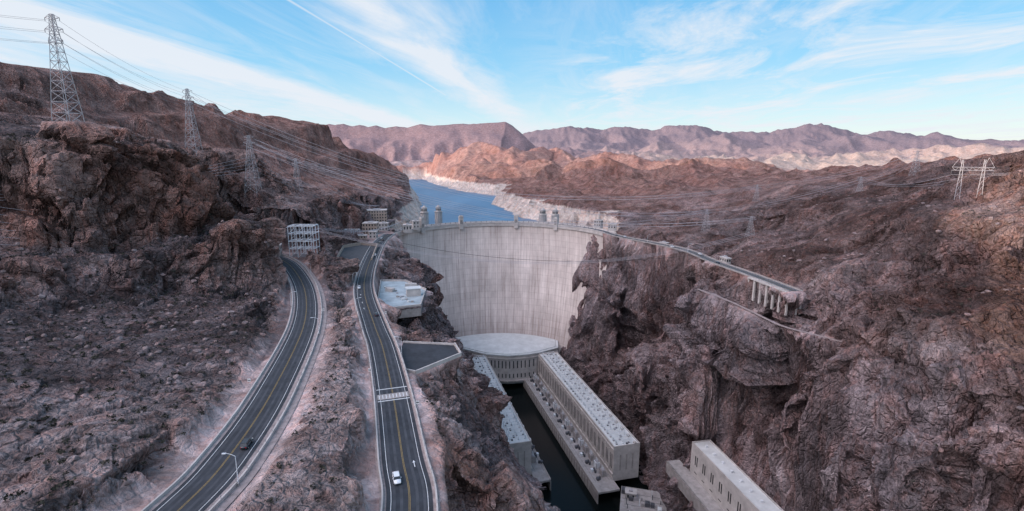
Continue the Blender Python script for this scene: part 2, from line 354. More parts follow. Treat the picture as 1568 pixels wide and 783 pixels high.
for l,a,hi,s in((70,8.5,2600,11),(32,5.5,1500,12),(15,2.8,900,13),(7,1.1,620,14),(3.4,.55,420,15)):
    k=int(np.searchsorted(rr,hi)); sl=slice(0,k)
    q=perlin(X[sl],Y[sl],Z[sl]*.5,l,s); q=(np.abs(q)*2.3-.45)
    disp[sl]+=a*q*(1-sst(hi*.8,hi,R[sl]))*(-1 if s in(11,12,13) else 1)
disp*=(.30+.80*cl)*rock
cid=np.ones_like(X)
k=int(np.searchsorted(rr,1000)); sl=slice(0,k)
wx=perlin(X[sl],Y[sl],Z[sl],34,41)*9; wy=perlin(X[sl],Y[sl],Z[sl],34,42)*9
for l,a,s,hi in((34,6.6,1,1000),(15,4.6,2,900),(7,2.5,3,600),(3.2,1.1,4,330)):
    f1,f2,idv,tl=cells(X[sl]+wx,Y[sl]+wy,Z[sl]*.6+wx,l,s); fa=(1-sst(hi*.8,hi,R[sl]))
    edge=1-sst(0,.12,f2-f1)
    disp[sl]+=fa*a*((idv-.5)*1.0+tl*1.5-.32*edge)*(.20+.95*cl[sl])*rock[sl]
    cid[sl]*=1+fa*(idv-.5)*.36
disp*=flat*(.62+.38*sst(130,260,R))
disp*=np.where(down&(Y>540),1-.6*nearDam,1)
disp=np.where((X>-40)&(X<70)&(Y<260),np.where(disp>3,3+(disp-3)*.3,disp),disp)
X2=X+nx*disp; Y2=Y+ny*disp; Z2=Z+nz*disp
# ---- tint (rock colours, with far haze and sunlit tone painted in)
def col(*c): return np.array(c,np.float32)
P_=col(.340,.262,.258); R_=col(.280,.158,.124); D_=col(.112,.074,.067); L_=col(.475,.395,.385); S_=col(.23,.192,.197)
def lerp(a,b,t): return a+(b-a)*t[...,None]
q1=sst(-.25,.35,nB+.4*nC); q2=sst(-.1,.4,perlin(X,Y,Z,90,31)); q3=sst(0,.4,perlin(X,Y,Z,38,32))
T=np.broadcast_to(P_,X.shape+(3,)).astype(np.float32)
T=lerp(T,S_,q1*.75); T=lerp(T,R_,q2*.5); T=lerp(T,L_,q3*.5)
hi=sst(195,240,Z2)*(1-sst(700,1200,R)); T=lerp(T,R_*.85+D_*.15,hi*.6*(.4+.6*cl))
rt=sst(140,220,X)*sst(172,200,Z2)*(1-sst(600,1000,R)); T=lerp(T,D_*1.2,rt*(.45+.5*q2))
kn=np.exp(-((X+185)**2+(Y-315)**2)/(55**2)); T=lerp(T,R_*.62,np.clip(kn*1.2,0,1)*.8)
cutA=np.zeros_like(X); cutA[sub]=(1-sst(9,30,np.minimum(dA,dB))); T=lerp(T,col(.43,.325,.30),cutA*.5)
sc=sst(.78,.95,nz)*(X<-95)*(R<430)*sst(150,210,R); T=lerp(T,S_*.62,sc*.8)
fl=(1-sst(150,210,R))*(X<-30); T=lerp(T,L_*.92,fl*.5)
rk=np.exp(-((X+10)**2+(Y-135)**2)/(14**2)); T=lerp(T,col(.34,.17,.12),rk*.6)
lr=(1-sst(150,182,Z2))*(X>60)*(Y<640); T=lerp(T,col(.34,.285,.30),lr*.5)
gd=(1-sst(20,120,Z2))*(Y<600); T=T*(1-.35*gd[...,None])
midr=sst(650,1200,R)*(1-sst(2800,3600,R)); T=lerp(T,col(.33,.175,.14),midr*.75)
T=lerp(T,col(.40,.27,.235),midr*q1*.45)
f1_=sst(3000,4600,R); T=lerp(T,col(.33,.255,.245),f1_)  # far tints by distance: aerial haze painted into the rock albedo
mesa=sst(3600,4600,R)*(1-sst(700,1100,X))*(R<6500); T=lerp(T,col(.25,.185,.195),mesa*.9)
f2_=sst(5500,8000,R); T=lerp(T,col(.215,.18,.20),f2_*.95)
lit=sst(900,1600,X)*sst(2600,3600,R)*(1-sst(4600,6200,R)); T=lerp(T,col(.46,.375,.315),lit*.75)  # tan foothills, sunlit brightness put into their colour
T*=cid[...,None]
rg=ring&(Z2<182+4*nC)&(Z2<185); T[rg]=col(.53,.46,.41)*(1-.10*np.sin(Z2[rg]*1.1)[...,None])
fine=(1-sst(1200,3500,R)*.85)*(.35+.65*np.clip(flat,0,1)); fine=np.where(rg,fine*.5,fine)
nv=NA*NR
co=np.stack([X2,Y2,Z2],-1).reshape(-1,3).astype(np.float32)
I=(np.arange(NR-1)[:,None]*NA+np.arange(NA-1)[None,:]).ravel().astype(np.int32)
q=np.stack([I,I+1,I+NA+1,I+NA],-1)[:, ::-1]
me=bpy.data.meshes.new('terrain'); me.vertices.add(nv); me.vertices.foreach_set('co',co.ravel())
nf=len(q); me.loops.add(nf*4); me.loops.foreach_set('vertex_index',np.ascontiguousarray(q).ravel())
me.polygons.add(nf); me.polygons.foreach_set('loop_start',np.arange(0,nf*4,4,dtype=np.int32))
me.polygons.foreach_set('use_smooth',np.repeat(rr[:-1]>1000,NA-1))
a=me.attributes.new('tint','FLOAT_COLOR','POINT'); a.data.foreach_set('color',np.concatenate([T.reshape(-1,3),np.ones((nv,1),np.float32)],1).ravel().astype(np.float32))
a=me.attributes.new('fine','FLOAT','POINT'); a.data.foreach_set('value',fine.ravel().astype(np.float32))
me.materials.append(M['rock']); me.update(); me.validate()
o=bpy.data.objects.new('terrain',me); scene.collection.objects.link(o)
def ground(x,y):
    t=math.atan2(x,y); r=math.hypot(x,y)
    i=min(max(int(np.searchsorted(rr,r)),1),NR-1); j=min(max(int(np.searchsorted(th,t)),1),NA-1)
    return float((Z2[i,j]+Z2[i-1,j]+Z2[i,j-1]+Z2[i-1,j-1])/4)
b_=MB(); b_.add([(-70,-50,0),(190,-50,0),(130,640,0),(-70,640,0)],[(0,1,2,3)],'river'); b_.obj('river_water')
b_=MB(); b_.add([(-190,712,150),(170,712,150),(170,1200,150),(300,3000,150),(-900,3000,150),(-600,1700,150)],[(0,1,2,3,4,5)],'lake'); b_.obj('lake_water')

# ------------------------------------------------------------------ roads
def road(name,pts,hl,hr,marks=True,mat='asphalt',shoulder=(2.0,3.5)):
    ln=smooth_line(pts,3)
    b=MB()
    b.strip(offs(ln,-hl-shoulder[0],-.03),offs(ln,hr+shoulder[1],-.03),'gravel')
    b.strip(offs(ln,-hl,.05),offs(ln,hr,.05),mat)
    if marks:
        for c in(-.5*hl,.5*hr):
            for s in(-.85,.85): b.strip(offs(ln,c+s-.35,.062),offs(ln,c+s+.35,.062),'track')
        for c in(-.14,.14): b.strip(offs(ln,c-.05,.075),offs(ln,c+.05,.075),'yellow')
        for c in(-hl+1.1,hr-1.1): b.strip(offs(ln,c-.07,.075),offs(ln,c+.07,.075),'white')
    b.obj(name); return ln
def wall(name,ln,off,h,wd,mat='concrete_w',posts=False,i0=0,i1=None):
    l=ln[i0:i1]; b=MB()
    a1=offs(l,off-wd/2,-.6); a2=offs(l,off+wd/2,-.6); t1=offs(l,off-wd*.4,h); t2=offs(l,off+wd*.4,h)
    b.strip(a1,t1,mat); b.strip(t1,t2,mat); b.strip(t2,a2,mat)
    if posts:
        for p in offs(l,off,h)[::2]: b.box((p.x,p.y,p.z+.45),(.12,.12,.9),'steel')
        b.strip(offs(l,off-.04,h+.85),offs(l,off-.04,h+.93),'steel'); b.strip(offs(l,off-.04,h+.45),offs(l,off-.04,h+.5),'steel')
    return b.obj(name)
lA=road('highway_road',RA,5.6,5.6,shoulder=(2.2,4.2)); lB=road('highway_road',RBd,5.4,5.4,shoulder=(1.6,1.6)); lC=road('highway_road',RC,3.4,3.4,True,'asphalt_old',(.9,.9))
wall('concrete_barrier',lA,-7.0,.75,.5); wall('concrete_barrier',lA,7.4,.85,.5,posts=True)
wall('concrete_barrier',lB,-6.3,.9,.5); wall('concrete_barrier',lB,6.3,1.0,.5,posts=True)
wall('retaining_wall',lC,-4.3,.8,.4,'concrete'); wall('concrete_barrier',lC,4.3,.6,.3,'concrete')
b=MB(); lp=smooth_line(PATH,3); b.strip(offs(lp,-1.2,.06),offs(lp,1.2,.06),'dirt'); b.obj('dirt_path')
def frame_at(ln,y):
    i=min(range(1,len(ln)-1),key=lambda k:abs(ln[k].y-y)); t=(ln[i+1]-ln[i-1]).normalized(); return ln[i],t
b=MB()
for y,wd,mt in((163,4.2,'concrete'),(158.6,.5,'white'),(167.6,.5,'white')):
    p,t=frame_at(lB,y); n_=Vector((t.y,-t.x,0))
    vs=[p+n_*s*5.3+t*k*wd/2+Vector((0,0,.085 if mt=='concrete' else .095)) for s,k in((-1,-1),(1,-1),(1,1),(-1,1))]; b.add(vs,[(0,1,2,3)],mt)
for k in range(9):
    p,t=frame_at(lB,163); n_=Vector((t.y,-t.x,0)); q_=p+n_*(-4.6+k*1.15)+Vector((0,0,.10))
    b.add([q_-n_*.12-t*1.5,q_+n_*.12-t*1.5,q_+n_*.12+t*1.5,q_-n_*.12+t*1.5],[(0,1,2,3)],'white')
b.obj('crosswalk')
b=MB()
for y in(120,270,285,300):
    p,t=frame_at(lB,y); n_=Vector((t.y,-t.x,0)); o_=p+n_*(2.7 if y<200 else -2.4)+Vector((0,0,.09))
    b.add([o_-n_*.1-t*1.6,o_+n_*.1-t*1.6,o_+n_*.1+t*.5,o_-n_*.1+t*.5],[(0,1,2,3)],'white')
    b.add([o_-n_*.4+t*.5,o_+n_*.4+t*.5,o_+t*1.6],[(0,1,2)],'white')
b.obj('road_arrow_marking')
b=MB(); pl=PADS[1][0]; b.prism(pl,184.5,186.05,'asphalt'); b.obj('parking_lot')
b=MB()
for i in range(1,4):
    a_=Vector((*pl[i],0)); c_=Vector((*pl[(i+1)%5],0)); mid=(a_+c_)/2; dd=c_-a_
    b.box((mid.x,mid.y,185.6),(dd.length,.6,3.4),'concrete_w',math.atan2(dd.y,dd.x))
a_=Vector((*pl[0],0)); c_=Vector((*pl[1],0)); mid=(a_+c_)/2; dd=c_-a_; b.box((mid.x,mid.y,185.6),(dd.length,.5,2.6),'concrete_w',math.atan2(dd.y,dd.x))
b.obj('parapet_wall')
b=MB(); b.prism(PADS[0][0],172,178.7,'concrete'); b.prism([(x*.96+(-76)*.04,y*.96+335*.04) for x,y in PADS[0][0]],178.7,178.76,'plaza')
for i in range(6):
    a_=Vector((*PADS[0][0][i],0)); c_=Vector((*PADS[0][0][(i+1)%6],0)); mid=(a_+c_)/2; dd=c_-a_; b.box((mid.x,mid.y,179.2),(dd.length,.5,1.1),'concrete_w',math.atan2(dd.y,dd.x))
b.box((-66,330,181.2),(9,6,5),'concrete_w',.3); b.box((-66,330,183.9),(10,7,.5),'roof',.3)
b.box((-84,340,180),(6,3,2.4),'concrete_w',-.4); b.box((-72,352,180),(8,2.5,2.6),'concrete_w',.2)
for i in range(12): b.box((-90+i*2.4,352-i*3.8+random.uniform(-5,5),179.2),(random.uniform(1,3),random.uniform(1,2),random.uniform(.6,1.4)),random.choice(['steel','concrete','roof']),random.random())
b.obj('viewing_terrace')
b=MB(); pl=PADS[2][0]; b.prism(pl,181,183.7,'asphalt_old')
for i in range(len(pl)):
    a_=Vector((*pl[i],0)); c_=Vector((*pl[(i+1)%len(pl)],0)); mid=(a_+c_)/2; dd=c_-a_
    if i in(3,4,):continue
    b.box((mid.x,mid.y,184.3),(dd.length,.8,4.4),'tan',math.atan2(dd.y,dd.x))
b.obj('parking_lot')

# ------------------------------------------------------------------ dam
def dam_pt(phi,z,dr=0):
    s=(z-37)/143; yc=530+40*s; cr=700-60*max(0,1-s)**1.3; R_=cr-yc+dr
    return (-14+R_*math.cos(phi),yc+R_*math.sin(phi),z)
b=MB(); uv=[]; NP,NZ=150,50
ph=[math.radians(14+160*i/NP) for i in range(NP+1)]; vs=[]
for k in range(NZ+1):
    z=10+(176-10)*k/NZ
    for p in ph: vs.append(dam_pt(p,z)); uv.append((p*128,z))
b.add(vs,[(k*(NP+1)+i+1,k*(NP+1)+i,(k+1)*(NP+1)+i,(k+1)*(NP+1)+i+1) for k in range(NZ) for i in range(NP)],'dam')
def band(z0,z1,r0,r1,mat):
    def fix(zz,r): return [(x,y,zz) for x,y,_ in [dam_pt(p,180,r) for p in ph]]
    A=fix(z0,r0);B=fix(z1,r0);C_=fix(z1,r1);D_=fix(z0,r1)
    for P1,P2 in((A,B),(B,C_),(C_,D_),(D_,A)): b.strip(P1,P2,mat)
    uv.extend([(0,0)]*(len(b.v)-len(uv)))
band(175.9,179.6,-1.6,14,'concrete_w'); band(179.6,181.0,-1.9,-1.1,'concrete_w'); band(179.6,181.0,13,13.8,'concrete_w')
band(179.6,179.75,1.6,10,'asphalt_old'); band(60,175.9,13,14,'concrete')
for X_,hh in((-69,9),(5,9),(-117,11),(60,8)):
    p=min(ph,key=lambda q:abs(dam_pt(q,180)[0]-X_)); c=dam_pt(p,180,-1.0); a_=p-math.pi/2
    b.box((c[0],c[1],176+hh/2+1),(5.4,4.4,hh+8),'concrete_w',a_); b.box((c[0],c[1],181+hh-.2),(6.4,5.4,.8),'concrete_w',a_)
    b.box((c[0],c[1],181+hh+1),(4.0,3.2,1.8),'concrete_w',a_)
    for s in(-1.2,0,1.2):
        d_=Vector((math.cos(a_),math.sin(a_))); n_=Vector((math.sin(a_),-math.cos(a_)))
        b.box((c[0]+d_.x*s+n_.x*2.2,c[1]+d_.y*s+n_.y*2.2,183),(.5,.12,5),'glass',a_)
for i in range(8,NP-8,3):
    c=dam_pt(ph[i],180,.9); b.box((c[0],c[1],181.4),(.5,.5,3.2),'steel_d',0)
uv.extend([(0,0)]*(len(b.v)-len(uv)))
b.obj('arch_dam',uv=uv)
def intake(x,y,top,R_=5.0):
    b=MB(); b.cyl((x,y,110),R_,top-110-9,'concrete_w',24)
    for i in range(12):
        t=2*math.pi*i/12; b.box((x+math.cos(t)*R_*1.04,y+math.sin(t)*R_*1.04,(110+top-10)/2),(1.6,.9,top-120),'concrete_w',t)
    b.cyl((x,y,top-9),R_*1.3,1.2,'concrete_w',24); b.cyl((x,y,top-7.8),R_*.82,6.2,'concrete_w',24)
    for i in range(12):
        t=2*math.pi*(i+.5)/12; b.box((x+math.cos(t)*R_*.83,y+math.sin(t)*R_*.83,top-5),(.25,1.2,3.4),'glass',t)
    b.cyl((x,y,top-1.6),R_*.95,.7,'concrete_w',24); b.cyl((x,y,top-.9),R_*.55,2.4,'concrete_w',16,R_*.3); b.beam((x,y,top),(x,y,top+6),.15,'steel')
    b.obj('intake_tower')
intake(-132,765,196); intake(-118,815,192); intake(48,790,190); intake(66,775,191)
# ------------------------------------------------------------------ power plant
def plant_wing(parent,S,L,side,zr=38,wd=23):
    dx,dy=.248,-.969; nxx,nyy=(.969,.248) if side>0 else (-.969,-.248)
    def W(l,w_,z): return (S[0]+dx*l+nxx*w_,S[1]+dy*l+nyy*w_,z)
    rz=math.atan2(dy,dx)
    b=MB()
    def bx(l,w_,z,sl,sw,sz,mat): b.box(W(l,w_,z),(sl,sw,sz),mat,rz)
    bx(L/2,wd/2,(zr+8)/2,L,wd,zr-8,'concrete_w')
    bx(L/2,wd/2,zr+.15,L-1.4,wd-1.4,.3,'roof')
    for w_ in(.35,wd-.35): bx(L/2,w_,zr+.6,L,.7,1.2,'concrete_w')
    for l in(.35,L-.35): bx(l,wd/2,zr+.6,.7,wd-1.4,1.2,'concrete_w')
    bx(L/2,-.3,zr-2.2,L+.6,.7,1.6,'concrete_w'); bx(L/2,-.5,14.2,L,1.0,1.2,'concrete_w')
    nb=int(L/8.2)
    for i in range(nb):
        l=(i+.5)*L/nb
        for s in(-1.5,0.9): bx(l+s,-.06,24.5,.8,.16,13,'glass')
        bx(l-L/nb/2+.01,-.35,23.5,1.3,.75,21,'concrete_w')
    for s in(6,11.5,17): b.box(W(L+.06,s,24),(.16,1.2,14),'concrete',rz)
    b.obj('building_hall',parent)
    b=MB(); pw=19 if side>0 else 13
    bx(L/2+6,-pw/2,9.2,L+14,pw,1.6,'concrete'); bx(L/2+6,-pw+.2,3.5,L+14,.8,9.5,'concrete')
    for i in range(int(L/6)): bx(i*6+3,-pw-.25,4.5,1.1,.6,7,'concrete_w'); 
    bx(L/2+6,-pw+.3,10.5,L+14,.3,1.0,'concrete_w')
    for i in range(int(L/12)):
        l=i*12+6; bx(l,-6,12.6,5,3.4,5,'concrete' if i%3 else 'steel_w'); bx(l,-6,15.6,3.6,2.2,1.0,'steel')
        for s in(-1.4,0,1.4): c=W(l+s,-6,15.8); b.cyl(c,.22,2.4,'steel_w',6)
        for s in(-1,1):
            bx(l+s*3.2,-7.8,13,.5,.5,5.5,'steel'); c=W(l+s*4.4,-10.5,10); b.cyl(c,.9,2.6,'steel_d',8)
        bx(l+5,-12.5,11.2,2.5,2,2.2,'steel_w' if i%2 else 'steel_d')
    for w_ in(-3.5,-15 if side>0 else -11): bx(L/2,w_,10.05,L,.15,.08,'steel_d')
    b.obj('transformer_deck',parent)
    b=MB()
    for i in range(int(L/5.8)):
        l=i*5.8+4
        for w_ in(4,9.5,15): 
            if random.random()<.85:
                c=W(l+random.uniform(-.5,.5),w_,zr+.3); b.cyl(c,.28,random.uniform(2.2,3.6),'steel_w',6); bx(l,w_,zr+.8,1.3,1.3,.9,random.choice(['steel_w','steel','steel_d']))
        bx(l,10,zr+3.6,.3,14,.3,'steel_w')
        for w_ in(3.2,16.8): bx(l,w_,zr+2.2,.35,.35,3.6,'steel_w')
        if i%2==0: bx(l+2.5,19,zr+1.2,2.6,2.0,2.0,'concrete_w'); bx(l+1.5,12.5,zr+.9,1.8,1.4,1.4,'steel_d')
    for w_ in(3.2,10,16.8): bx(L/2,w_,zr+3.95,L-8,.2,.2,'steel_w')
    b.obj('roof_equipment',parent)
pp=empty('power_plant')
plant_wing(pp,(32,574),205,1); plant_wing(pp,(-31,568),190,-1)
b=MB()
arc=[dam_pt(math.radians(a_),38,1) for a_ in range(20,165,5)]
arc=[(x,y) for x,y,_ in arc if -92<x<60]
poly=[(-66,592),(-31,571),(-5,566),(18,570),(34,577),(56,592)]+arc
b.prism(poly,4,39,'concrete_w')
cxm,cym=-12,610
b.prism([(cxm+(x-cxm)*1.012,cym+(y-cym)*1.012) for x,y in poly],39,40.2,'roof')
rings=[(.97,40.2),(.96,41.4),(.82,43.0),(.62,44.4),(.38,45.4),(.12,45.8)]; n_=len(poly)
vs=[]
for s_,z_ in rings: vs+=[(cxm+(x-cxm)*s_,cym+(y-cym)*s_,z_) for x,y in poly]
fs=[(k*n_+i,k*n_+(i+1)%n_,(k+1)*n_+(i+1)%n_,(k+1)*n_+i) for k in range(len(rings)-1) for i in range(n_)]+[tuple(range((len(rings)-1)*n_,len(rings)*n_))]
b.add(vs,fs,'roof')
front=poly[:6]
for i in range(5):
    a_=Vector((*front[i],0)); c_=Vector((*front[i+1],0)); dd=c_-a_; L_=dd.length; d_=dd.normalized(); n2=Vector((d_.y,-d_.x,0)); rz=math.atan2(d_.y,d_.x); nb=max(2,int(L_/4.4))
    for k in range(nb):
        p=a_+d_*((k+.5)*L_/nb); b.box((p.x+n2.x*.05,p.y+n2.y*.05,28),(1.2,.2,9),'glass',rz); b.box((p.x+n2.x*.05,p.y+n2.y*.05,14),(1.2,.2,5),'glass',rz)
        p=a_+d_*(k*L_/nb); b.box((p.x+n2.x*.3,p.y+n2.y*.3,21),(.9,.8,30),'concrete_w',rz)
    m_=a_+dd/2; b.box((m_.x+n2.x*.5,m_.y+n2.y*.5,35.4),(L_,1.0,1.2),'concrete_w',rz); b.box((m_.x+n2.x*2.5,m_.y+n2.y*2.5,9),(L_+1,5,1.5),'concrete',rz)
b.obj('central_hall',pp)
b=MB(); L=92; S=(128,330); dx,dy=.182,-.983; nxx,nyy=.983,.182; rz=math.atan2(dy,dx)
def W(l,w_,z): return (S[0]+dx*l+nxx*w_,S[1]+dy*l+nyy*w_,z)
b.box(W(L/2,7,57),(L,14,26),'concrete_w',rz); b.box(W(L/2,7,70.15),(L-1.2,12.8,.3),'roof',rz)
for w_ in(.3,13.7): b.box(W(L/2,w_,70.6),(L,.6,1.2),'concrete_w',rz)
for l in(.3,L-.3): b.box(W(l,7,70.6),(.6,12.8,1.2),'concrete_w',rz)
for i in range(9):
    l=6+i*9.8; b.box(W(l,-.05,60),(.9,.2,7),'dark',rz); b.box(W(l+2.2,-.05,60),(.9,.2,7),'dark',rz); b.box(W(l+1.1,-.05,51),(3.2,.2,.5),'dark',rz)
    b.box(W(l+1.1,7,71),(1.6,1.6,1.2),'steel_w',rz)
b.box(W(L/2,-5,46.5),(L+30,10,2),'concrete',rz); b.box(W(L/2,-10,43),(L+30,.8,9),'concrete',rz)
b.obj('valve_house')
b=MB()
b.box((100,345,10),(34,34,1.5),'concrete',-.25)
for i in range(7): b.box((88+i*3.6,356-i*3.4+random.uniform(-5,3),12),(random.uniform(2,4),random.uniform(3,5),random.uniform(1.5,4)),random.choice(['concrete','steel','steel_d','roof']),-.25)
for i in range(14): b.cyl((86+random.random()*28,333+random.random()*26,10.7),.3,2+random.random()*4,random.choice(['steel_w','steel_d']),6)
for k in range(4): b.box((100,333+k*7,10.8),(30,.2,.1),'steel_d',-.25)
b.obj('service_yard')

# ------------------------------------------------------------------ towers / lattice
def pylon(name,x,y,h,bw,mat='steel',arms=3,aw=None,rz=0.0,r=.16,seg=9,zb=None):
    z0=(ground(x,y) if zb is None else zb)-1; b=MB(); aw=aw or bw*1.0
    def Wd(z): t=z/h; return bw*(1-t)*.5+bw*.08
    ca,sa=math.cos(rz),math.sin(rz)
    def Pn(u,v_,z): return (x+u*ca-v_*sa,y+u*sa+v_*ca,z0+z)
    zs=[h*(1-(1-i/seg)**1.25) for i in range(seg+1)]
    for i in range(seg):
        a_,c_=zs[i],zs[i+1]; wa,wc=Wd(a_),Wd(c_)
        cs=[(-1,-1),(1,-1),(1,1),(-1,1)]
        for k in range(4):
            s1,s2=cs[k],cs[(k+1)%4]
            b.beam(Pn(s1[0]*wa,s1[1]*wa,a_-(4 if i==0 else 0)),Pn(s1[0]*wc,s1[1]*wc,c_),r,mat)
            b.beam(Pn(s1[0]*wa,s1[1]*wa,a_),Pn(s2[0]*wc,s2[1]*wc,c_),r*.55,mat)
            b.beam(Pn(s2[0]*wa,s2[1]*wa,a_),Pn(s1[0]*wc,s1[1]*wc,c_),r*.55,mat)
            b.beam(Pn(s1[0]*wc,s1[1]*wc,c_),Pn(s2[0]*wc,s2[1]*wc,c_),r*.55,mat)
    tips=[]
    for i in range(arms):
        z=h*(.97-.10*i); l=aw*(.42+.1*(i%2)); wz=Wd(z)
        for s in(-1,1):
            for v_ in(-wz,wz): b.beam(Pn(s*wz,v_,z-h*.012),Pn(s*l,0,z),r*.6,mat); b.beam(Pn(s*wz,v_,z+h*.025),Pn(s*l,0,z),r*.5,mat)
            b.beam(Pn(s*l,0,z),Pn(s*l,0,z-h*.03),r*.8,'steel_d'); tips.append(Vector(Pn(s*l,0,z-h*.03)))
    b.obj(name); return tips
def hframe(x,y,h,wd,rz=0):
    z0=ground(x,y)-1; b=MB(); ca,sa=math.cos(rz),math.sin(rz); r=.16
    def Pn(u,v_,z): return (x+u*ca-v_*sa,y+u*sa+v_*ca,z0+z)
    for s in(-1,1):
        for i in range(6):
            a_,c_=h*i/6,h*(i+1)/6; wa=1.3*(1-i/8); wc=1.3*(1-(i+1)/8); u0=s*wd*.26
            for p in((-1,-1),(1,-1),(1,1),(-1,1)):
                b.beam(Pn(u0+p[0]*wa,p[1]*wa,a_-(3 if i==0 else 0)),Pn(u0+p[0]*wc,p[1]*wc,c_),r,'steel'); b.beam(Pn(u0+p[0]*wa,p[1]*wa,a_),Pn(u0-p[1]*wc,p[0]*wc,c_),r*.6,'steel')
    for z in(h*.72,h*.8):
        for v_ in(-.5,.5): b.beam(Pn(-wd/2,v_,z),Pn(wd/2,v_,z),r,'steel')
    n_=12
    for i in range(n_): b.beam(Pn(-wd/2+i*wd/n_,0,h*.72 if i%2 else h*.8),Pn(-wd/2+(i+1)*wd/n_,0,h*.8 if i%2 else h*.72),r*.7,'steel')
    for s in(-1,1): b.beam(Pn(s*wd*.26,0,h*.8),Pn(s*wd*.34,0,h*1.05),r,'steel'); b.beam(Pn(s*wd/2,0,h*.8),Pn(s*wd*.34,0,h*1.05),r*.7,'steel')
    tips=[]
    for u in(-wd/2,0,wd/2): b.beam(Pn(u,0,h*.72),Pn(u,0,h*.6),r,'steel_d'); tips.append(Vector(Pn(u,0,h*.6)))
    b.obj('transmission_tower'); return tips
T1=pylon('transmission_tower',-238,282,55,8.5,arms=3,aw=9,r=.22,seg=12)
T2=pylon('transmission_tower',-263,430,50,8,arms=3,aw=9,r=.2,seg=10)
T3=pylon('transmission_tower',-222,440,48,9,arms=2,aw=10,r=.17)
T4=pylon('transmission_tower',-236,565,40,8,arms=2,aw=10,r=.17)
T5=hframe(290,325,24,20,-.7)
T6=pylon('transmission_tower',500,640,34,8,arms=2,aw=14,r=.17)
T7=pylon('transmission_tower',330,690,30,7,arms=2,aw=12,r=.11)
T8=pylon('transmission_tower',380,560,25,6,arms=2,aw=10,r=.11)
T10=pylon('transmission_tower',215,560,27,7,arms=2,aw=10,r=.10)
T11=pylon('transmission_tower',222,470,20,6,arms=2,aw=9,r=.09)
b=MB()
def wire(p,q,sag,r=.055,n=26,mat='wire'):
    p=Vector(p);q=Vector(q);pr=None
    for i in range(n+1):
        t=i/n; c=p.lerp(q,t); c.z-=4*sag*t*(1-t)
        if pr is not None: b.beam(pr,c,r,mat,3)
        pr=c
for i in range(6): wire(T1[i],T2[i],4,.07)
for i in range(4): wire(T2[i],T10[i],34,.13); wire(T3[i],T11[i],30,.13); wire(T4[i],T7[i],26,.14); wire(T7[i],T6[i],6,.10); wire(T10[i],T8[i],5,.10); wire(T8[i],T6[i],8,.10)
for i in range(4): wire(T3[i],T10[i],38,.12); wire(T2[i],T4[i],5,.09); wire(T4[i],(-160+4*i,600,205),6,.09)
for i in range(6): wire(T1[i],Vector(T1[i])+Vector((-150,-130,14)),6,.07)
for i in range(3): wire(T5[i],T8[i],7,.09); wire(T5[i],Vector(T5[i])+Vector((150,-70,25)),5,.08); wire((-150,392+i*3,213),(205,425+i*5,206),26,.11)
wire((-126,500,189),(176,430,189),14,.18,30,'cable')
for i in range(6): wire((-250,205+i*5,238+i*2.5),(-152,392+i*2,214),9-i*.6,.085)
for i in range(5): wire((-262,215+i*6,246+i*2.5),(-222+i,440,270-i*3),3,.085); wire((-300,180+i*8,248+i*3),(-172,398,216),12,.085); wire((-222,440,276-i*4),(-160,600+i*4,212),9,.10)
for i in range(4): wire((-150,395+i*3,214),(-128,600+i*3,196),7,.09)
b.obj('power_lines')

def gantry(sx,sy,sz,nx_,ny_,ax,ay,H,r):
    b=MB(); lv=[z for z in(7,13,19,25) if z<=H]
    for i in range(nx_):
        for j in range(ny_): b.beam((sx+i*ax,sy+j*ay,sz),(sx+i*ax,sy+j*ay,sz+H),r,'steel_w')
    for z in lv:
        for j in range(ny_): b.beam((sx,sy+j*ay,sz+z),(sx+(nx_-1)*ax,sy+j*ay,sz+z),r*.85,'steel_w')
        for i in range(nx_): b.beam((sx+i*ax,sy,sz+z),(sx+i*ax,sy+(ny_-1)*ay,sz+z),r*.85,'steel_w')
    for i in range(nx_-1):
        for z in [0]+lv[:-1]: b.beam((sx+i*ax,sy,sz+z),(sx+(i+1)*ax,sy,sz+z+6),r*.5,'steel_w')
        b.box((sx+(i+.5)*ax,sy+ay*.5,sz+1.4),(ax*.6,ay*.5,2.6),'steel'); b.cyl((sx+(i+.5)*ax,sy+ay*.5,sz+lv[-1]-2),.5,2,'concrete_w',8)
    b.obj('switchyard_frame')
gantry(-176,396,191.3,4,3,6.5,6,25,.30); gantry(-183,530,181.3,4,2,7,7,13,.22)
def building(name,x,y,w_,d_,h,rz=0,mat='tan',rows=2,zb=None):
    z0=(ground(x,y) if zb is None else zb)-2; b=MB(); b.box((x,y,z0+(h+2)/2),(w_,d_,h+2),mat,rz); b.box((x,y,z0+h+2.2),(w_+.8,d_+.8,.5),'concrete_w',rz)
    b.box((x,y,z0+h+3),(w_*.35,d_*.35,1.3),'steel',rz)
    ca,sa=math.cos(rz),math.sin(rz); n_=max(2,int(w_/3))
    for k in range(rows):
        for i in range(n_):
            u=-w_/2+(i+.5)*w_/n_; v_=-d_/2-.04; z=z0+2+(k+.55)*h/rows
            b.box((x+u*ca-v_*sa,y+u*sa+v_*ca,z),(1.3,.14,h/rows*.5),'glass',rz)
    for k in range(rows):
        for i in range(max(2,int(d_/3))):
            v_=-d_/2+(i+.5)*d_/max(2,int(d_/3)); u=w_/2+.04; z=z0+2+(k+.55)*h/rows
            b.box((x+u*ca-v_*sa,y+u*sa+v_*ca,z),(.14,1.3,h/rows*.5),'glass',rz)
    b.obj(name)
building('utility_building',-190,402,9,10,9,.3,'concrete_w',2,191.5)
building('visitor_center',-165,590,16,16,13,.1,'tan',3,181.3)
building('parking_garage',-176,660,26,18,15,.2,'tan',4,187)
building('exhibit_building',-157,618,11,10,9,.1,'concrete_w',2,181.3)
building('office_building',-154,560,8,8,7,0,'concrete_w',2,181.3)
